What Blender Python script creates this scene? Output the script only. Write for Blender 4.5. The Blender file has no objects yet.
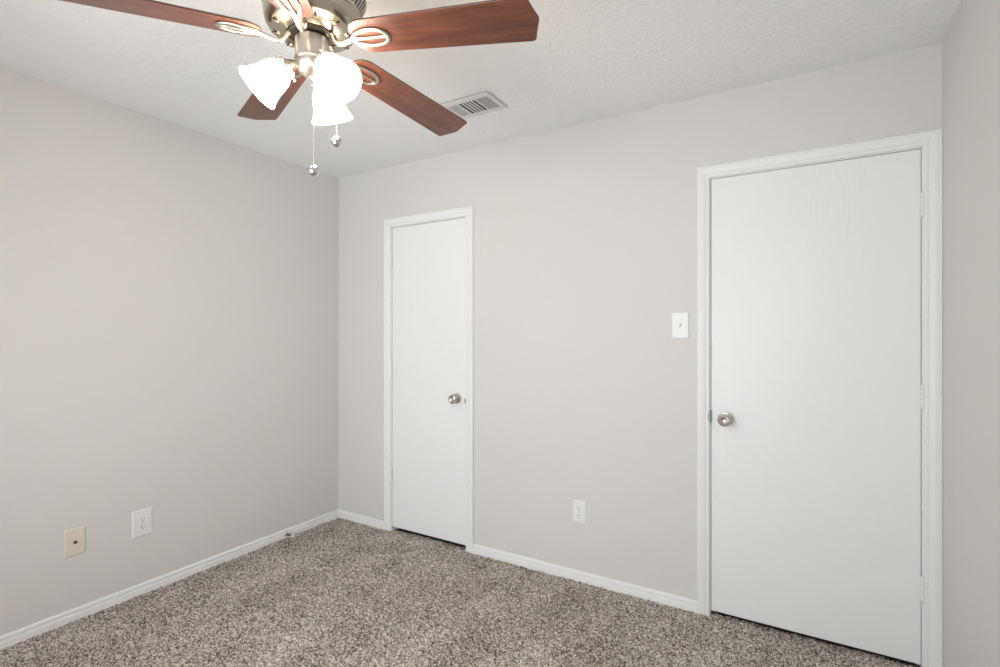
import bpy, bmesh, math, random
import numpy as np
from mathutils import Matrix, Vector
PI = math.pi
S = bpy.context.scene
C = S.collection
random.seed(4)
YAW = math.atan(308/512.0)
CH = 1.32                       # camera height
XL, XR, YB, YF, H = -2.902, 0.442, 2.565, -0.573, 2.44

# ---------------------------------------------------------------- camera
cd = bpy.data.cameras.new('camera'); cam = bpy.data.objects.new('camera', cd); C.objects.link(cam)
cam.location = (0, 0, CH); cam.rotation_euler = (PI/2, 0, YAW)
cd.sensor_width = 36; cd.lens = 18.432; cd.clip_start = 0.02; cd.clip_end = 60
S.camera = cam
# ---------------------------------------------------------------- world, daylight, exposure
w = bpy.data.worlds.new('world'); S.world = w; w.use_nodes = True
w.node_tree.nodes['Background'].inputs[0].default_value = (0.75, 0.87, 1.0, 1)
w.node_tree.nodes['Background'].inputs[1].default_value = 1.0
def area(name, loc, rot, sx, sy, power, col):
    l = bpy.data.lights.new(name, 'AREA'); l.shape = 'RECTANGLE'; l.size = sx; l.size_y = sy
    l.energy = power; l.color = col
    o = bpy.data.objects.new(name, l); C.objects.link(o); o.location = loc; o.rotation_euler = rot
    return o
WX0, WX1, WZ0, WZ1 = -2.35, -0.25, 0.35, 2.05      # window opening in the wall behind the camera
area('window_daylight', ((WX0+WX1)/2, YF-0.16, (WZ0+WZ1)/2), (PI/2+0.13, 0, 0.22), 2.1, 1.75, 50, (0.915, 0.96, 1.0))
LAMP = 26.0                      # glow of the fan's glass shades
S.view_settings.view_transform = 'Standard'; S.view_settings.look = 'None'
S.view_settings.gamma = 1; S.view_settings.use_curve_mapping = False
S.view_settings.exposure = 0.25

# ---------------------------------------------------------------- materials
def mat(name, col, rough=0.5, metal=0.0, spec=0.5, **kw):
    m = bpy.data.materials.new(name); m.use_nodes = True
    b = m.node_tree.nodes['Principled BSDF']
    b.inputs['Base Color'].default_value = (*col, 1); b.inputs['Roughness'].default_value = rough
    b.inputs['Metallic'].default_value = metal; b.inputs['Specular IOR Level'].default_value = spec
    for k, v in kw.items(): b.inputs[k.replace('_', ' ')].default_value = v
    return m
def nd(m, t, **kw):
    n = m.node_tree.nodes.new(t)
    for k, v in kw.items():
        if k in n.inputs: n.inputs[k].default_value = v
        else: setattr(n, k, v)
    return n
def ln(m, a, b): m.node_tree.links.new(a, b)
def bsdf(m): return m.node_tree.nodes['Principled BSDF']
def ramp(m, stops, fac):
    r = nd(m, 'ShaderNodeValToRGB'); e = r.color_ramp.elements
    while len(e) < len(stops): e.new(0.5)
    for el, (p, c) in zip(e, stops): el.position = p; el.color = (*c, 1)
    ln(m, fac, r.inputs[0]); return r
def bump(m, hsock, strength, dist):
    b = nd(m, 'ShaderNodeBump', Strength=strength, Distance=dist)
    ln(m, hsock, b.inputs['Height']); ln(m, b.outputs[0], bsdf(m).inputs['Normal'])
def coord(m): return nd(m, 'ShaderNodeTexCoord').outputs['Object']
def mapped(m, scale):
    mp = nd(m, 'ShaderNodeMapping'); mp.inputs['Scale'].default_value = scale
    ln(m, coord(m), mp.inputs[0]); return mp.outputs[0]

M = {}
def paint(name, col, scale, strength, rough):
    m = mat(name, col, rough, spec=0.3)
    n = nd(m, 'ShaderNodeTexNoise', Scale=scale, Detail=3.0); ln(m, coord(m), n.inputs['Vector'])
    bump(m, n.outputs[0], strength, 0.002); return m
M['wall'] = paint('wall_paint', (0.703, 0.686, 0.664), 160, 0.12, 0.6)
m = M['ceil'] = mat('popcorn_ceiling', (0.92, 0.915, 0.90), 0.9, spec=0.2)
vc = nd(m, 'ShaderNodeTexVoronoi', Scale=130.0); ln(m, coord(m), vc.inputs['Vector'])
iv = nd(m, 'ShaderNodeMath', operation='SUBTRACT'); iv.inputs[0].default_value = 1.0; ln(m, vc.outputs['Distance'], iv.inputs[1]); bump(m, iv.outputs[0], 0.35, 0.004)
M['trim'] = paint('trim_paint', (0.85, 0.85, 0.84), 60, 0.03, 0.35)
# door: white paint over a faint moulded wood grain
m = M['door'] = mat('door_paint', (0.86, 0.86, 0.852), 0.38, spec=0.4)
v = mapped(m, (1.0, 1.0, 0.25)); v.node.inputs['Location'].default_value = (-0.10, 0, -0.465)
wv = nd(m, 'ShaderNodeTexWave', wave_type='RINGS', Scale=16.0, Distortion=1.6, Detail=3.0)
wv.inputs['Detail Scale'].default_value = 2.0; wv.rings_direction = 'Y'
ln(m, v, wv.inputs[0])
le = nd(m, 'ShaderNodeVectorMath', operation='LENGTH'); ln(m, v, le.inputs[0])
mr = nd(m, 'ShaderNodeMapRange'); mr.inputs['From Min'].default_value = 0.03; mr.inputs['From Max'].default_value = 0.17
mr.inputs['To Min'].default_value = 1.0; mr.inputs['To Max'].default_value = 0.0; ln(m, le.outputs['Value'], mr.inputs['Value'])
mw = nd(m, 'ShaderNodeMath', operation='MULTIPLY'); ln(m, wv.outputs['Fac'], mw.inputs[0]); ln(m, mr.outputs[0], mw.inputs[1])
fine = nd(m, 'ShaderNodeTexNoise', Scale=45.0, Detail=4.0)
ln(m, mapped(m, (4.0, 1.0, 0.12)), fine.inputs['Vector'])
fm = nd(m, 'ShaderNodeMath', operation='MULTIPLY'); fm.inputs[1].default_value = 0.25; ln(m, fine.outputs[0], fm.inputs[0])
mx = nd(m, 'ShaderNodeMath', operation='ADD'); ln(m, mw.outputs[0], mx.inputs[0]); ln(m, fm.outputs[0], mx.inputs[1]); bump(m, mx.outputs[0], 0.6, 0.0012)
# carpet: frieze of dark brown, taupe and beige yarn
m = M['carpet'] = mat('carpet_yarn', (0.4, 0.35, 0.3), 0.95, spec=0.1)
vo = nd(m, 'ShaderNodeTexVoronoi', Scale=185.0); ln(m, coord(m), vo.inputs['Vector'])
sp = nd(m, 'ShaderNodeSeparateColor'); ln(m, vo.outputs['Color'], sp.inputs[0])
n1 = nd(m, 'ShaderNodeTexNoise', Scale=4.5, Detail=4.0, Roughness=0.6); ln(m, coord(m), n1.inputs['Vector'])
ad = nd(m, 'ShaderNodeMath', operation='MULTIPLY_ADD'); ad.inputs[1].default_value = 0.6
ln(m, n1.outputs[0], ad.inputs[0]); ln(m, sp.outputs[0], ad.inputs[2])
su = nd(m, 'ShaderNodeMath', operation='SUBTRACT'); su.inputs[1].default_value = 0.30; ln(m, ad.outputs[0], su.inputs[0])
r = ramp(m, [(0.0, (0.09, 0.067, 0.051)), (0.22, (0.215, 0.176, 0.142)), (0.5, (0.455, 0.398, 0.345)), (0.8, (0.69, 0.625, 0.565)), (1.0, (0.86, 0.80, 0.745))], su.outputs[0])
ln(m, r.outputs[0], bsdf(m).inputs['Base Color'])
n2 = nd(m, 'ShaderNodeTexNoise', Scale=260.0, Detail=2.0); ln(m, coord(m), n2.inputs['Vector']); bump(m, n2.outputs[0], 0.8, 0.004)
# fan
M['nickel'] = mat('brushed_nickel', (0.62, 0.575, 0.51), 0.33, 1.0)
M['housing'] = mat('polished_nickel', (0.50, 0.445, 0.36), 0.23, 1.0)
M['nickel_plain'] = mat('satin_nickel', (0.62, 0.59, 0.54), 0.28, 1.0)
M['strike'] = mat('dull_strike_metal', (0.25, 0.24, 0.225), 0.45, 0.8)
M['dark_metal'] = mat('dark_motor_metal', (0.03, 0.025, 0.02), 0.5, 0.6)
M['chrome'] = mat('chrome', (0.8, 0.8, 0.8), 0.08, 1.0)
m = M['blade'] = mat('cherry_veneer', (0.2, 0.05, 0.03), 0.36, spec=0.5, Coat_Weight=0.3, Coat_Roughness=0.3)
nz = nd(m, 'ShaderNodeTexNoise', Scale=3.0, Detail=6.0, Roughness=0.6, Distortion=0.6)
ln(m, mapped(m, (1.3, 14.0, 1.0)), nz.inputs['Vector'])
r = ramp(m, [(0.28, (0.062, 0.019, 0.011)), (0.5, (0.135, 0.043, 0.024)), (0.75, (0.22, 0.072, 0.038))], nz.outputs[0])
ln(m, r.outputs[0], bsdf(m).inputs['Base Color'])
M['blade_edge'] = mat('blade_edge', (0.07, 0.03, 0.02), 0.5)
m = M['shade'] = mat('lit_frosted_glass', (0.95, 0.93, 0.88), 0.4)
bsdf(m).inputs['Emission Color'].default_value = (1.0, 0.85, 0.68, 1); bsdf(m).inputs['Emission Strength'].default_value = LAMP
m = M['bulb'] = mat('lit_bulb', (1, 1, 1), 0.4)
bsdf(m).inputs['Emission Color'].default_value = (1.0, 0.85, 0.68, 1); bsdf(m).inputs['Emission Strength'].default_value = LAMP
M['ball'] = mat('mirror_ball', (0.78, 0.78, 0.79), 0.10, 1.0)
M['white_plastic'] = mat('white_plastic', (0.84, 0.84, 0.83), 0.35)
M['ivory_plastic'] = mat('ivory_plastic', (0.76, 0.69, 0.575), 0.4)
M['slot'] = mat('dark_slot', (0.03, 0.028, 0.025), 0.7)
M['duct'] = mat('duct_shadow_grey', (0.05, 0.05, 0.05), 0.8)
M['vent'] = mat('vent_enamel', (0.74, 0.73, 0.70), 0.4)
M['bronze'] = mat('aged_bronze', (0.10, 0.065, 0.045), 0.35, 0.9)
M['gap_dark'] = mat('dark_door_gap', (0.05, 0.045, 0.05), 0.8)  # near-black colour stands in for the shade under the doors
m = M['pane'] = bpy.data.materials.new('window_glass'); m.use_nodes = True
nt = m.node_tree; nt.nodes.clear()
o_ = nt.nodes.new('ShaderNodeOutputMaterial'); mi = nt.nodes.new('ShaderNodeMixShader'); tr = nt.nodes.new('ShaderNodeBsdfTransparent')
gl = nt.nodes.new('ShaderNodeBsdfGlossy'); gl.inputs['Roughness'].default_value = 0.02; fr = nt.nodes.new('ShaderNodeFresnel')
nt.links.new(fr.outputs[0], mi.inputs[0]); nt.links.new(tr.outputs[0], mi.inputs[1]); nt.links.new(gl.outputs[0], mi.inputs[2]); nt.links.new(mi.outputs[0], o_.inputs[0])

# ---------------------------------------------------------------- mesh helpers
def obj(name, bm, m, parent=None, smooth=False, bevel=0, loc=None, segs=2):
    bmesh.ops.recalc_face_normals(bm, faces=bm.faces[:])
    me = bpy.data.meshes.new(name); bm.to_mesh(me); bm.free()
    for x in (m if isinstance(m, (list, tuple)) else [m]): me.materials.append(x)
    o = bpy.data.objects.new(name, me); C.objects.link(o)
    if loc: o.location = loc
    if parent: o.parent = parent
    if smooth:
        for p in me.polygons: p.use_smooth = True
        me.set_sharp_from_angle(angle=math.radians(38))
    if bevel:
        b = o.modifiers.new('bevel', 'BEVEL'); b.width = bevel; b.segments = segs; b.limit_method = 'ANGLE'; b.angle_limit = math.radians(40)
    return o
def box(bm, x0, x1, y0, y1, z0, z1, T=None, mi=0):
    vs = [bm.verts.new((x, y, z)) for x in (x0, x1) for y in (y0, y1) for z in (z0, z1)]
    if T is not None:
        for v in vs: v.co = T @ v.co
    for f in ((0,1,3,2),(4,6,7,5),(0,4,5,1),(2,3,7,6),(0,2,6,4),(1,5,7,3)):
        bm.faces.new([vs[i] for i in f]).material_index = mi
def lathe(bm, prof, n=48, T=None, mi=0, close=False):
    """prof: list of (r, z) revolved around z."""
    rings = []
    for (r_, z_) in prof:
        if r_ < 1e-6: rings.append([bm.verts.new((0, 0, z_))])
        else: rings.append([bm.verts.new((r_*math.cos(2*PI*i/n), r_*math.sin(2*PI*i/n), z_)) for i in range(n)])
    pairs = list(zip(rings[:-1], rings[1:]))
    if close: pairs.append((rings[-1], rings[0]))
    for a, b in pairs:
        if len(a) == 1 and len(b) == 1: continue
        for i in range(n):
            j = (i+1) % n
            q = [a[0], b[i], b[j]] if len(a) == 1 else ([a[i], a[j], b[0]] if len(b) == 1 else [a[i], a[j], b[j], b[i]])
            bm.faces.new(q).material_index = mi
    if T is not None:
        for rg in rings:
            for v in rg: v.co = T @ v.co
def tube(bm, pts, rad, n=10, closed=False, flat=1.0):
    pts = [Vector(p) for p in pts]; N = len(pts)
    rads = rad if isinstance(rad, (list, tuple)) else [rad]*N
    rings = []; up = Vector((0, 0, 1))
    for i, p in enumerate(pts):
        if closed: t = pts[(i+1) % N]-pts[i-1]
        else: t = pts[min(i+1, N-1)]-pts[max(i-1, 0)]
        t.normalize()
        u = up if abs(t.z) < 0.95 else Vector((1, 0, 0))
        a = t.cross(u).normalized(); b = a.cross(t).normalized()
        rings.append([bm.verts.new(p+a*math.cos(2*PI*k/n)*rads[i]+b*math.sin(2*PI*k/n)*rads[i]*flat) for k in range(n)])
    for i in range(N if closed else N-1):
        A, B = rings[i], rings[(i+1) % N]
        for k in range(n): bm.faces.new([A[k], A[(k+1) % n], B[(k+1) % n], B[k]])
    if not closed:
        bm.faces.new(rings[0][::-1]); bm.faces.new(rings[-1])
def prism(bm, outline, z0, z1, T=None, side_mi=0):
    a = [bm.verts.new((x, y, z0)) for x, y in outline]; b = [bm.verts.new((x, y, z1)) for x, y in outline]
    bm.faces.new(a[::-1]); bm.faces.new(b)
    for i in range(len(a)):
        j = (i+1) % len(a); bm.faces.new([a[i], a[j], b[j], b[i]]).material_index = side_mi
    if T is not None:
        for v in a+b: v.co = T @ v.co
def ball(bm, c, r_, sub=1):
    q = bmesh.ops.create_icosphere(bm, subdivisions=sub, radius=r_)
    for v in q['verts']: v.co += Vector(c)
def tag(o, label, cat, group=None):
    o['label'] = label; o['category'] = cat
    if group: o['group'] = group
    return o
def thing(name, label, cat, loc=(0, 0, 0), group=None):
    o = bpy.data.objects.new(name, None); o.empty_display_size = 0.05; C.objects.link(o); o.location = loc
    return tag(o, label, cat, group)
def struct(name, bm, m, **kw):
    o = obj(name, bm, m, **kw); o['kind'] = 'structure'; return o
def copy_part(o, parent, **kw):
    c = o.copy(); C.objects.link(c); c.parent = parent
    for ch in o.children: copy_part(ch, c)
    return c

# ---------------------------------------------------------------- room shell
def displaced_sheet(name, m, x0, x1, y0, y1, z, step, amp, seed, down=False, lump=0.9):
    nx, ny = int((x1-x0)/step)+1, int((y1-y0)/step)+1
    rng = np.random.default_rng(seed)
    X, Y = np.meshgrid(np.linspace(x0, x1, nx), np.linspace(y0, y1, ny))
    N = rng.random((ny, nx))
    N2 = np.repeat(np.repeat(rng.random((ny//3+1, nx//3+1)), 3, 0), 3, 1)[:ny, :nx]
    Z = z+amp*((N-0.5)*1.1+(N2-0.5)*lump)
    co = np.stack([X+(rng.random((ny, nx))-0.5)*step*0.6, Y+(rng.random((ny, nx))-0.5)*step*0.6, Z], -1).reshape(-1, 3)
    idx = np.arange(nx*ny).reshape(ny, nx)
    q = np.stack([idx[:-1, :-1], idx[:-1, 1:], idx[1:, 1:], idx[1:, :-1]], -1).reshape(-1, 4)
    if down: q = q[:, ::-1]
    me = bpy.data.meshes.new(name)
    me.vertices.add(len(co)); me.vertices.foreach_set('co', co.ravel())
    me.loops.add(q.size); me.loops.foreach_set('vertex_index', q.ravel())
    me.polygons.add(len(q)); me.polygons.foreach_set('loop_start', np.arange(0, q.size, 4))
    me.update(calc_edges=True); me.shade_smooth(); me.materials.append(m)
    o = bpy.data.objects.new(name, me); C.objects.link(o); o['kind'] = 'structure'; return o
displaced_sheet('floor', M['carpet'], XL-0.005, XR+0.005, YF-0.005, YB+0.03, -0.0012, 0.0045, 0.0065, 1)
displaced_sheet('ceiling', M['ceil'], XL-0.005, XR+0.005, YF-0.005, YB+0.005, H, 0.006, 0.0022, 2, True, 0.1)
T_ = 0.12
D1 = (-2.386, -1.787, 0.027, 2.027); D2 = (-0.389, 0.379, 0.022, 2.043)   # leaf x0, x1, z0, z1
J = 0.0019                       # gap leaf to jamb
JT = 0.018                      # jamb board thickness
bm = bmesh.new()
o1 = (D1[0]-J-JT, D1[1]+J+JT, D1[3]+J+JT); o2 = (D2[0]-J-JT, D2[1]+J+JT, D2[3]+J+JT)
box(bm, XL-T_, o1[0], YB, YB+T_, -0.05, H+0.05); box(bm, o1[1], o2[0], YB, YB+T_, -0.05, H+0.05)
box(bm, o2[1], XR+T_, YB, YB+T_, -0.05, H+0.05)
box(bm, o1[0], o1[1], YB, YB+T_, o1[2], H+0.05); box(bm, o2[0], o2[1], YB, YB+T_, o2[2], H+0.05)
struct('wall_back', bm, M['wall'])
bm = bmesh.new(); box(bm, XL-T_, XL, YF-T_, YB, -0.05, H+0.05); struct('wall_left', bm, M['wall'])
bm = bmesh.new(); box(bm, XR, XR+T_, YF-T_, YB, -0.05, H+0.05); struct('wall_right', bm, M['wall'])
bm = bmesh.new()
box(bm, XL, WX0, YF-T_, YF, -0.05, H+0.05); box(bm, WX1, XR, YF-T_, YF, -0.05, H+0.05)
box(bm, WX0, WX1, YF-T_, YF, -0.05, WZ0); box(bm, WX0, WX1, YF-T_, YF, WZ1, H+0.05)
struct('wall_front', bm, M['wall'])
# window behind the camera
bm = bmesh.new()
for a in ((WX0, WX0+0.04, WZ0, WZ1), (WX1-0.04, WX1, WZ0, WZ1), (WX0, WX1, WZ0, WZ0+0.04), (WX0, WX1, WZ1-0.04, WZ1), ((WX0+WX1)/2-0.02, (WX0+WX1)/2+0.02, WZ0, WZ1)):
    box(bm, a[0], a[1], YF-0.09, YF-0.05, a[2], a[3])
win = struct('window_1', bm, M['trim'])
bm = bmesh.new(); box(bm, WX0+0.04, WX1-0.04, YF-0.072, YF-0.068, WZ0+0.04, WZ1-0.04); obj('window_pane', bm, M['pane'], win)
bm = bmesh.new(); box(bm, WX0-0.03, WX1+0.03, YF-0.05, YF+0.03, WZ0-0.02, WZ0); obj('window_sill', bm, M['trim'], win, bevel=0.004)
# added enclosure beyond the two doors that blocks outside light, only the dark slit under each leaf shows it
bm = bmesh.new()
box(bm, XL-T_, XR+T_, YB+1.0, YB+1.05, -0.05, H+0.05)
box(bm, XL-T_-0.05, XL-T_, YB, YB+1.05, -0.05, H+0.05); box(bm, XR+T_, XR+T_+0.05, YB, YB+1.05, -0.05, H+0.05)
box(bm, -1.2, -1.1, YB+T_, YB+1.0, -0.05, H+0.05)
box(bm, XL-T_, XR+T_, YB+T_, YB+1.05, H+0.02, H+0.05)
struct('wall_light_block', bm, M['wall'])
bm = bmesh.new(); box(bm, XL-T_, XR+T_, YB+0.02, YB+1.05, -0.05, -0.004); struct('floor_light_block', bm, M['gap_dark'])

# baseboards: moulded profile (depth from wall, height)
BP = [(0, -0.01), (0.0145, -0.01), (0.0145, 0.0255), (0.0125, 0.0285), (0.0045, 0.0300), (0.0045, 0.0345), (0.0095, 0.0365), (0.0100, 0.0440), (0.0070, 0.0490), (0.003, 0.0515), (0, 0.052)]
def baseboard(name, a, b, axis, wallc, sgn, ca=0, cb=0):
    """run from a to b along axis; sgn = direction into the room; ca/cb = 1 when that end is an inner corner."""
    bm = bmesh.new(); A = []; B = []
    for d, z in BP:
        pa, pb, q = a+d*ca, b-d*cb, wallc+sgn*d
        A.append(bm.verts.new((pa, q, z) if axis == 'x' else (q, pa, z)))
        B.append(bm.verts.new((pb, q, z) if axis == 'x' else (q, pb, z)))
    n = len(BP)
    for i in range(n): bm.faces.new([A[i], A[(i+1) % n], B[(i+1) % n], B[i]])
    bm.faces.new(A); bm.faces.new(B[::-1])
    return struct(name, bm, M['trim'])
CW, RV = 0.0545, 0.006          # casing width, reveal
baseboard('baseboard_left', YF, YB, 'y', XL, 1, 1, 1)
baseboard('baseboard_back', XL, D1[0]-RV-CW, 'x', YB, -1, 1, 0)
baseboard('baseboard_back', D1[1]+RV+CW, D2[0]-RV-CW, 'x', YB, -1)
baseboard('baseboard_right', YF, YB-0.018, 'y', XR, -1, 1, 0)
baseboard('baseboard_front', XL, XR, 'x', YF, 1, 1, 1)

# door casing: profile (distance out from the opening, depth into the room)
CP = [(0, 0), (0, 0.009), (0.003, 0.0115), (0.012, 0.0125), (0.015, 0.010), (0.019, 0.0135), (0.034, 0.0165), (0.045, 0.0165), (0.048, 0.0145), (0.0515, 0.0165), (CW, 0.0145), (CW, 0)]
def casing(name, D, rcap=None):
    x0, x1, z1 = D[0]-RV, D[1]+RV, D[3]+RV
    bm = bmesh.new(); rows = []
    for (wd, dp) in CP:
        xr = x1+wd if rcap is None else x1+wd*rcap
        rows.append([bm.verts.new(p) for p in ((x0-wd, YB-dp, -0.01), (x0-wd, YB-dp, z1+wd), (xr, YB-dp, z1+wd), (xr, YB-dp, -0.01))])
    n = len(CP)
    for i in range(n):
        a, b = rows[i], rows[(i+1) % n]
        for k in range(3): bm.faces.new([a[k], a[k+1], b[k+1], b[k]])
    bm.faces.new([r_[0] for r_ in rows]); bm.faces.new([r_[3] for r_ in rows][::-1])
    cas = struct(name, bm, M['trim'])
    # jamb boards with door stop
    bm = bmesh.new(); a0, a1, zt = D[0]-J, D[1]+J, D[3]+J
    box(bm, a0-JT+0.0002, a0, YB+0.0005, YB+T_, -0.01, zt+JT-0.0002); box(bm, a1, a1+JT-0.0002, YB+0.0005, YB+T_, -0.01, zt+JT-0.0002)
    box(bm, a0, a1, YB+0.0005, YB+T_, zt, zt+JT-0.0002)
    s0 = YB+0.044
    box(bm, a0, a0+0.012, s0, s0+0.03, 0, zt); box(bm, a1-0.012, a1, s0, s0+0.03, 0, zt); box(bm, a0, a1, s0, s0+0.03, zt-0.012, zt)
    obj('door_jamb', bm, M['trim'], cas)
    return cas
cas1 = casing('trim_1', D1); cas2 = casing('trim_2', D2, (XR-0.0008-D2[1]-RV)/CW)

# doors
def knob_mesh(front=0.062):
    bm = bmesh.new()
    T = Matrix.Rotation(PI/2, 4, 'X')         # lathe z -> -y
    lathe(bm, [(0, 0.006), (0.010, 0.006), (0.011, 0.028), (0.017, 0.034), (0.026, 0.041), (0.0295, 0.049), (0.0285, 0.056), (0.024, 0.061), (0.020, 0.0625), (0.018, 0.061), (0.013, 0.0555), (0.006, 0.053), (0, 0.0525)], 40, T)
    return bm
def rose_mesh():
    bm = bmesh.new(); T = Matrix.Rotation(PI/2, 4, 'X')
    lathe(bm, [(0, 0), (0.0325, 0), (0.0325, 0.004), (0.029, 0.009), (0.018, 0.012), (0.012, 0.012), (0, 0.012)], 40, T); return bm
def hinge_mesh(xe, zc, sd):
    """knuckle of five barrels with tips beside the leaf edge; sd = -1 left edge, +1 right edge"""
    bm = bmesh.new(); hx, hy = xe+sd*0.0035, YB-0.0075
    for i in range(5):
        z0 = zc-0.0475+i*0.019
        lathe(bm, [(0, z0+0.0003), (0.0058, z0+0.0003), (0.0062, z0+0.001), (0.0062, z0+0.018), (0.0058, z0+0.0187), (0, z0+0.0187)], 16, Matrix.Translation((hx, hy, 0)))
    for z0 in (zc-0.0500, zc+0.0475): lathe(bm, [(0, z0), (0.004, z0), (0.005, z0+0.00125), (0.004, z0+0.0025), (0, z0+0.0025)], 16, Matrix.Translation((hx, hy, 0)))
    box(bm, hx-0.001, hx+0.001, hy, YB+0.030, zc-0.047, zc+0.047)
    return bm
def door(name, D, kx, kz, hside, hz):
    bm = bmesh.new(); cx = (D[0]+D[1])/2
    box(bm, D[0]-cx, D[1]-cx, 0, 0.035, D[2], D[3])
    d = struct(name, bm, M['door'], loc=(cx, YB+0.004, 0), bevel=0.0015)
    ro = obj('door_knob', knob_mesh(), M['nickel_plain'], d, True, loc=(kx-cx, 0, kz))
    obj('rosette', rose_mesh(), M['nickel_plain'], ro, True)
    for z in hz:
        xe = D[0] if hside < 0 else D[1]
        h = obj('hinge', hinge_mesh(xe, z, hside), M['trim'], d, True); h.location = (-cx, -(YB+0.004), 0)
    return d
d1 = door('door_1', D1, -1.853, 0.921, -1, (1.812, 1.095, 0.372))
d2 = door('door_2', D2, -0.326, 0.926, 1, (1.824, 1.073, 0.324))
# strike plates: curved lip showing at the jamb edge
def strike(x, z, sd, rad, par):
    bm = bmesh.new(); pts = [(x, z-rad)]
    for i in range(13):
        a = -PI/2+PI*i/12; pts.append((x+sd*rad*0.36*math.cos(a), z+rad*math.sin(a)))
    pts.append((x, z+rad))
    prism(bm, pts, 0, 0.0012, Matrix.Translation((0, YB-0.0128, 0)) @ Matrix.Rotation(PI/2, 4, 'X'))
    box(bm, x-0.0006 if sd < 0 else x, x if sd < 0 else x+0.0006, YB-0.0128, YB+0.02, z-rad, z+rad)
    return obj('strike_plate', bm, M['strike'], par)
strike(D2[0]-0.0010, 0.931, -1, 0.029, cas2)
strike(D1[1]+0.0025, 0.912, 1, 0.014, cas1)

# ---------------------------------------------------------------- wall plates (local: x right, -y out of the wall, z up)
def plate_mesh(w_, h_, t_=0.006):
    bm = bmesh.new(); b = 0.004
    lo = [(-w_/2, -h_/2), (w_/2, -h_/2), (w_/2, h_/2), (-w_/2, h_/2)]
    a = [bm.verts.new((x, 0, z)) for x, z in lo]; c = [bm.verts.new((x*0.995, -t_*0.45, z*0.995)) for x, z in lo]
    e = [bm.verts.new((x*(1-2*b/w_), -t_, z*(1-2*b/h_))) for x, z in lo]
    for p, q in ((a, c), (c, e)):
        for i in range(4): bm.faces.new([p[i], p[(i+1) % 4], q[(i+1) % 4], q[i]])
    bm.faces.new(a[::-1]); bm.faces.new(e); return bm
RX = Matrix.Rotation(PI/2, 4, 'X')
def screw(par, x, z, y, m):
    bm = bmesh.new(); lathe(bm, [(0, 0), (0.0033, 0), (0.003, 0.0009), (0, 0.0013)], 16, RX)
    s = obj('screw', bm, m, par, True, loc=(x, y, z)); return s
def outlet(label, loc, rz, w_, h_):
    t = thing('wall_outlet', label, 'outlet', loc); t.rotation_euler.z = rz
    obj('cover_plate', plate_mesh(w_, h_), M['white_plastic'], t)
    for s in (-1, 1):
        bm = bmesh.new(); R_ = 0.0172; pts = []
        for i in range(40):
            a = 2*PI*i/40; pts.append((R_*math.cos(a), max(-0.0135, min(0.0135, R_*math.sin(a)))))
        prism(bm, pts, 0, 0.0035, RX)
        rc = obj('receptacle', bm, M['white_plastic'], t, loc=(0, -0.0050, s*0.0195), bevel=0.0006)
        bm = bmesh.new()
        box(bm, -0.0078, -0.0054, -0.0039, -0.001, -0.0015, 0.0075); box(bm, 0.0054, 0.0076, -0.0039, -0.001, -0.0005, 0.0070)
        lathe(bm, [(0, 0.001), (0.0028, 0.001), (0.0028, 0.0039), (0, 0.0039)], 16, Matrix.Translation((0, 0, -0.0075)) @ RX)
        obj('slots', bm, M['slot'], rc)
    screw(t, 0, 0, -0.0060, M['nickel_plain']); return t
outlet('white duplex outlet low on the left wall, right of the beige jack plate', (XL, 1.292, 0.3595), PI/2, 0.090, 0.133)
o2_ = outlet('white duplex outlet low on the back wall between the two doors', (-1.047, YB, 0.368), 0, 0.076, 0.118)
t = thing('cable_jack', 'beige cable jack plate low on the left wall with one centre socket', 'wall jack', (XL, 1.013, 0.3575)); t.rotation_euler.z = PI/2
obj('cover_plate', plate_mesh(0.080, 0.125), M['ivory_plastic'], t)
bm = bmesh.new(); lathe(bm, [(0, 0), (0.0065, 0), (0.0065, 0.003), (0.0048, 0.0035), (0.0048, 0.011), (0.004, 0.0115), (0.0015, 0.0115), (0.0012, 0.008), (0, 0.008)], 20, RX)
obj('socket', bm, M['bronze'], t, True, loc=(0, -0.0055, 0))
for z in (-0.042, 0.042): screw(t, 0, z, -0.0060, M['ivory_plastic'])
t = thing('light_switch', 'white toggle light switch on the back wall beside the large door', 'light switch', (-0.5275, YB, 1.3585))
obj('cover_plate', plate_mesh(0.079, 0.126), M['white_plastic'], t)
bm = bmesh.new(); box(bm, -0.0055, 0.0055, -0.0066, -0.0055, -0.0125, 0.0125)
bz = obj('toggle_slot', bm, M['vent'], t)
bm = bmesh.new(); box(bm, -0.0042, 0.0042, -0.013, 0, -0.0045, 0.0045, Matrix.Translation((0, -0.0055, 0.001)) @ Matrix.Rotation(math.radians(-28), 4, 'X'))
obj('toggle', bm, M['white_plastic'], t, bevel=0.0012)
for z in (-0.030, 0.030): screw(t, 0, z, -0.0060, M['white_plastic'])

# door stop on the left baseboard
t = thing('door_stop', 'small bronze door stop with white tip on the left baseboard', 'door stop', (XL+0.0145, 2.122, 0.025))
TY = Matrix.Rotation(PI/2, 4, 'Y')
bm = bmesh.new(); lathe(bm, [(0, 0), (0.013, 0), (0.013, 0.003), (0.008, 0.008), (0.005, 0.010), (0, 0.010)], 24, TY); obj('base', bm, M['chrome'], t, True)
bm = bmesh.new(); tube(bm, [(0.008+0.0009*i*0.5, 0.0045*math.cos(i*0.9), 0.0045*math.sin(i*0.9)) for i in range(110)], 0.0011, 6)
lathe(bm, [(0, 0.006), (0.0028, 0.006), (0.0028, 0.058), (0, 0.058)], 12, TY); obj('spring', bm, M['bronze'], t, True)
bm = bmesh.new(); lathe(bm, [(0, 0.055), (0.0075, 0.055), (0.0085, 0.059), (0.0085, 0.068), (0.006, 0.072), (0, 0.073)], 20, TY); obj('rubber_tip', bm, M['white_plastic'], t, True)

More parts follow.
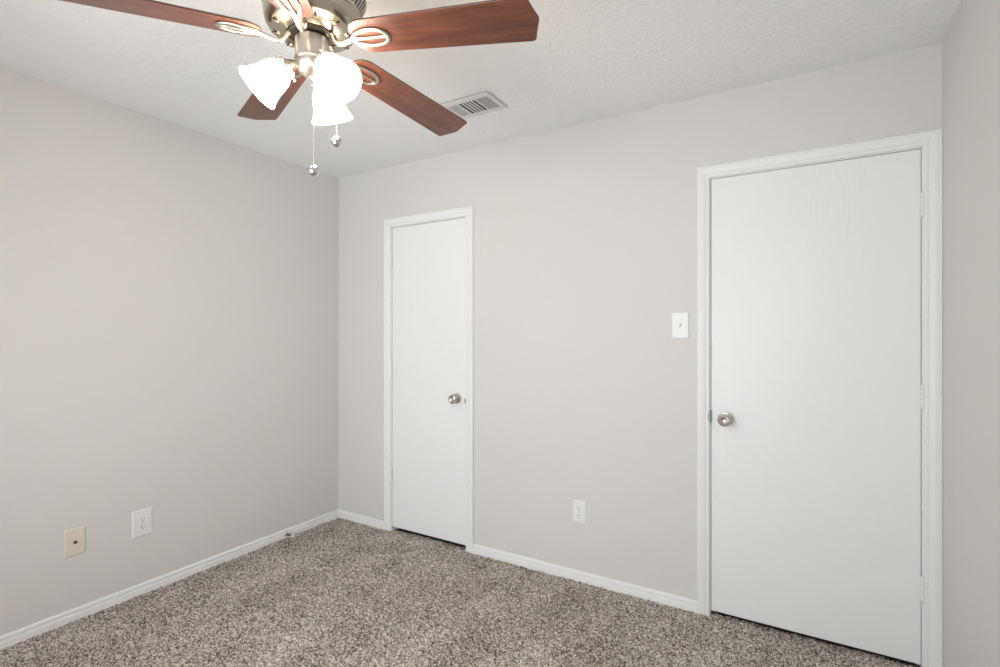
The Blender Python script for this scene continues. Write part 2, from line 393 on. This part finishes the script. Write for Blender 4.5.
# ---------------------------------------------------------------- ceiling vent
t = thing('ceiling_vent', 'white metal air vent in the ceiling behind the fan blade', 'vent', (-1.407, 2.087, H-0.002))
VX, VY = 0.1375, 0.094
banks = [(-0.117, -0.056, 5), (-0.047, 0.044, 5), (0.052, 0.118, 6)]; y0b, y1b = -0.062, 0.062
bm = bmesh.new()
for a in ((-VX, -0.117, -VY, VY), (0.118, VX, -VY, VY), (-0.117, 0.118, -VY, y0b), (-0.117, 0.118, y1b, VY), (-0.056, -0.047, y0b, y1b), (0.044, 0.052, y0b, y1b)):
    box(bm, *a, -0.0068, -0.005)
# bevelled rim
ri = [(-VX, -VY), (VX, -VY), (VX, VY), (-VX, VY)]
a = [bm.verts.new((x, y, -0.0068)) for x, y in ri]; b = [bm.verts.new((x*1.01, y*1.015, -0.003)) for x, y in ri]
for i in range(4): bm.faces.new([a[i], a[(i+1) % 4], b[(i+1) % 4], b[i]])
obj('frame', bm, M['vent'], t)
bm = bmesh.new(); box(bm, -0.125, 0.125, -0.08, 0.08, -0.0035, -0.0022); obj('duct_dark_panel', bm, M['duct'], t)  # solid dark panel, the shade inside the duct put into its colour
for bi, (xa, xb, n) in enumerate(banks):
    bm = bmesh.new(); p = (xb-xa)/n
    ang = (28, 20, -30)[bi]; sw = (p*0.98, p*0.66, p*0.34)[bi]
    for i in range(n+1 if bi == 1 else n):
        x = xa+p*(i+(0 if bi == 1 else 0.5))
        if bi == 1 and i in (0, n): continue
        box(bm, -sw/2, sw/2, y0b, y1b, -0.0005, 0.0005, Matrix.Translation((x, 0, -0.0058)) @ Matrix.Rotation(math.radians(ang*0.5), 4, 'Y'))
    if bi == 2:
        for j in range(1, 8):
            y = y0b+(y1b-y0b)*j/8; box(bm, xa, xb, y-0.0014, y+0.0014, -0.0054, -0.0048)
    obj('louvres', bm, M['vent'], t)

# ---------------------------------------------------------------- ceiling fan
FX, FY = -1.237, 0.996
fan = thing('ceiling_fan', 'ceiling fan with five cherry wood blades, nickel motor housing and three lit glass shades', 'ceiling fan', (FX, FY, H))
def zz(z): return z-H
bm = bmesh.new()
prof = [(0.075, H-0.001), (0.100, H-0.004), (0.118, H-0.03), (0.132, H-0.06), (0.144, H-0.10), (0.152, H-0.126), (0.153, H-0.136), (0.151, H-0.142)]
lathe(bm, [(r_, zz(z)) for r_, z in prof], 96)
# lower bowl
prof = [(0.133, 2.267), (0.1345, 2.257), (0.133, 2.251), (0.131, 2.248), (0.1315, 2.236), (0.128, 2.214), (0.120, 2.201), (0.117, 2.199), (0.113, 2.1955), (0.085, 2.1865), (0.070, 2.1845), (0.068, 2.190), (0.03, 2.190), (0.03, 2.30), (0.125, 2.30)]
lathe(bm, [(r_, zz(z)) for r_, z in prof], 96)
obj('motor_housing', bm, M['housing'], fan, True)
# slotted vent ring between the upper bell and the bowl
bm = bmesh.new()
lathe(bm, [(0.125, zz(2.269)), (0.144, zz(2.301))], 96, mi=1)
nsl = 60
for i in range(nsl):
    T = Matrix.Rotation(2*PI*i/nsl, 4, 'Z')
    p0, p1 = Vector((0.1315, 0, zz(2.265))), Vector((0.1515, 0, zz(2.299))); d_ = (p1-p0); L = d_.length; ang = math.atan2(d_.z, d_.x)
    box(bm, 0, L, -0.0035, 0.0035, -0.002, 0.002, T @ Matrix.Translation(p0) @ Matrix.Rotation(-ang, 4, 'Y'))
obj('vent_ring', bm, [M['nickel_plain'], M['dark_metal']], fan)
# screws and slots in the bowl
for i in range(10):
    a = math.radians(15+18+36*i)
    bm = bmesh.new(); lathe(bm, [(0, 0.004), (0.0075, 0.004), (0.0085, -0.001), (0.006, -0.004), (0, -0.0045)], 20); box(bm, -0.006, 0.006, -0.001, 0.001, -0.0052, -0.004, mi=0)
    s = obj('housing_screw', bm, M['housing'], fan, True, loc=(0.0985*math.cos(a), 0.0985*math.sin(a), zz(2.1915)))
    bm = bmesh.new(); q = [(0.009*math.cos(2*PI*k/20)*1.0, 0.0035*math.sin(2*PI*k/20)) for k in range(20)]; prism(bm, q, -0.0012, 0.001)
    vs_ = obj('slot', bm, M['slot'], s, loc=(0.010*math.cos(a+0.9), 0.010*math.sin(a+0.9), -0.0005)); vs_.rotation_euler.z = a
# flywheel
bm = bmesh.new(); lathe(bm, [(0, zz(2.203)), (0.064, zz(2.203)), (0.066, zz(2.190)), (0.066, zz(2.184)), (0.058, zz(2.180)), (0.040, zz(2.180)), (0.036, zz(2.170)), (0, zz(2.170))], 48); obj('flywheel', bm, M['dark_metal'], fan, True)

# blades: outline in (radial, tangential)
R0, R1 = 0.134, 0.6715
def half_w(x): return 0.5*(0.1194+(0.141-0.1194)*(x-0.2)/0.4)
def blade_outline():
    top = []
    # root, elliptic corner
    for i in range(11):
        a = PI/2*i/10; x = R0+0.048*(1-math.cos(a)); top.append((x, (half_w(R0+0.048)-0.040)*1.0+0.040*math.sin(a)))
    top.insert(0, (R0, 0.0))
    for i in range(1, 9): x = R0+0.048+(R1-0.030-R0-0.048)*i/9; top.append((x, half_w(x)))
    wt = half_w(R1-0.02)
    top += [(R1-0.030, wt), (R1-0.023, wt*0.985), (R1-0.0185, wt*0.93), (R1-0.0155, wt*0.83), (R1-0.0115, wt*0.62), (R1-0.0045, wt*0.30), (R1+0.001, wt*0.08), (R1+0.0015, 0)]
    out = top + [(x, -y) for x, y in top[-2:0:-1]]
    return out
TB = 0.0055
PITCH = math.radians(-11.1)
tilt_n = Vector((0.0328, 0.0316, 1)).normalized()
TILT = Vector((0, 0, 1)).rotation_difference(tilt_n).to_matrix().to_4x4()
DROOP = Matrix.Rotation(math.atan(0.0261), 4, 'Y')
bm = bmesh.new(); prism(bm, blade_outline(), 0, TB, Matrix.Rotation(PITCH, 4, 'X'), side_mi=1)
blade = obj('blade', bm, [M['blade'], M['blade_edge']], fan, bevel=0.001, segs=1)
# blade iron: S-shaped arm ending in an open oval with a centre bar
bm = bmesh.new(); TP = Matrix.Rotation(PITCH, 4, 'X')
oc = 0.190; ea, eb = 0.055, 0.0285
el = [TP @ Vector((oc+ea*math.cos(2*PI*i/48), eb*math.sin(2*PI*i/48)*(1+0.12*math.cos(2*PI*i/48)), -0.0035)) for i in range(48)]
tube(bm, el, 0.0056, 10, closed=True, flat=0.75)
tube(bm, [TP @ Vector((x, 0, -0.0035)) for x in (oc-ea, oc-ea*0.5, oc, oc+ea*0.5, oc+ea)], [0.009, 0.0048, 0.0036, 0.0040, 0.0056], 10, flat=0.9)
q_ = [TP @ Vector((oc+ (ea-0.004)*math.cos(2*PI*i/32), (eb-0.004)*math.sin(2*PI*i/32), 0)) for i in range(32)]
arm = [(0.050, 0, 0.021), (0.060, 0, 0.020), (0.068, 0, 0.010), (0.075, 0, -0.004), (0.085, 0, -0.012), (0.100, 0, -0.013), (0.118, 0, -0.009), (0.132, 0, -0.005), (0.142, 0, -0.004)]
tube(bm, arm, [0.0095, 0.0095, 0.0085, 0.008, 0.008, 0.008, 0.008, 0.0085, 0.008], 12, flat=0.75)
iron = obj('blade_iron', bm, M['nickel'], blade, True)
blades = [blade]+[copy_part(blade, fan) for _ in range(4)]
for k, b in enumerate(blades):
    b.matrix_basis = Matrix.Translation((0, 0, zz(2.1669))) @ TILT @ Matrix.Rotation(math.radians(15.23+72*k), 4, 'Z') @ DROOP

# light kit
bm = bmesh.new()
lathe(bm, [(0, zz(2.176)), (0.044, zz(2.176)), (0.0475, zz(2.172)), (0.0475, zz(2.118)), (0.0495, zz(2.116)), (0.0495, zz(2.111)), (0.0465, zz(2.108)), (0.046, zz(2.098)), (0.041, zz(2.084)), (0.030, zz(2.074)), (0.016, zz(2.069)), (0.008, zz(2.066)), (0.006, zz(2.062)), (0, zz(2.060))], 56)
obj('switch_housing', bm, M['nickel'], fan, True)
SH = [(r_*0.955, z_*0.955) for r_, z_ in [(0.0275, 0.000), (0.0285, 0.006), (0.034, 0.014), (0.0415, 0.027), (0.0460, 0.042), (0.0485, 0.058), (0.0515, 0.074), (0.0560, 0.088), (0.0610, 0.100), (0.0670, 0.109)]]
def shade_at(az, DIP):
    u = Vector((math.cos(az), math.sin(az), 0)); ax = (u*math.cos(DIP)+Vector((0, 0, -math.sin(DIP)))).normalized()
    base = u*0.072+Vector((0, 0, zz(2.083)))
    T = Matrix.Translation(base) @ Vector((0, 0, 1)).rotation_difference(ax).to_matrix().to_4x4()
    bm = bmesh.new()
    tube(bm, [u*0.036+Vector((0, 0, zz(2.092))), u*0.048+Vector((0, 0, zz(2.095))), base-ax*0.010], [0.009, 0.009, 0.011], 14)
    lathe(bm, [(0, -0.012), (0.018, -0.012), (0.026, -0.007), (0.0310, -0.003), (0.0315, 0.006), (0.0295, 0.008), (0.0295, 0.0005), (0, -0.002)], 32, T)
    for k in range(3):
        tk = T @ Matrix.Rotation(2*PI*k/3+1.6, 4, 'Z') @ Matrix.Translation((0.031, 0, 0.003)) @ Matrix.Rotation(PI/2, 4, 'Y')
        lathe(bm, [(0, 0), (0.0018, 0), (0.0018, 0.006), (0.004, 0.006), (0.004, 0.011), (0, 0.011)], 10, tk)
    h = obj('shade_holder', bm, M['nickel'], fan, True)
    bm = bmesh.new(); inner = [(r_-0.003, z_+0.0005) for r_, z_ in SH]
    lathe(bm, SH+[(SH[-1][0]-0.0012, SH[-1][1]+0.002)]+inner[::-1], 48, T)
    s = obj('lamp_shade', bm, M['shade'], fan, True)
    bm = bmesh.new(); lathe(bm, [(0, 0.001), (0.013, 0.001), (0.013, 0.02), (0.018, 0.03), (0.024, 0.045), (0.026, 0.058), (0.023, 0.07), (0.014, 0.08), (0, 0.084)], 24, T)
    obj('bulb', bm, M['bulb'], s, True)
for az, dip in ((232, 45), (350, 47), (114, 55)): shade_at(math.radians(az), math.radians(dip))
# pull chains
def chain(x, y, ztop, zball):
    bm = bmesh.new(); n = int((ztop-zball-0.014)/0.0042)
    for i in range(n): ball(bm, (0, 0, -0.0042*i), 0.0016, 1)
    tube(bm, [(0, 0, 0), (0, 0, -(ztop-zball-0.014))], 0.0006, 6)
    c = obj('pull_chain', bm, M['nickel_plain'], fan, True, loc=(x-FX, y-FY, zz(ztop)))
    bm = bmesh.new(); lathe(bm, [(0.016*math.sin(PI*k/16), 0.016*math.cos(PI*k/16)) for k in range(17)], 24)
    obj('pull_ball', bm, M['ball'], c, True, loc=(0, 0, zball-ztop))
    bm = bmesh.new(); lathe(bm, [(0, 0.0175), (0.002, 0.0175), (0.006, 0.0160), (0.0085, 0.0135), (0.008, 0.0115), (0, 0.0115)], 16)
    obj('ball_cap', bm, M['chrome'], c, True, loc=(0, 0, zball-ztop))
rv = Vector((math.cos(YAW), math.sin(YAW), 0)); fv = Vector((-math.sin(YAW), math.cos(YAW), 0))
p = rv*(-0.527)+fv*1.448; chain(p.x, p.y, 2.112, 1.780)
p = rv*(-0.479)+fv*1.500; chain(p.x, p.y, 2.112, 1.881)
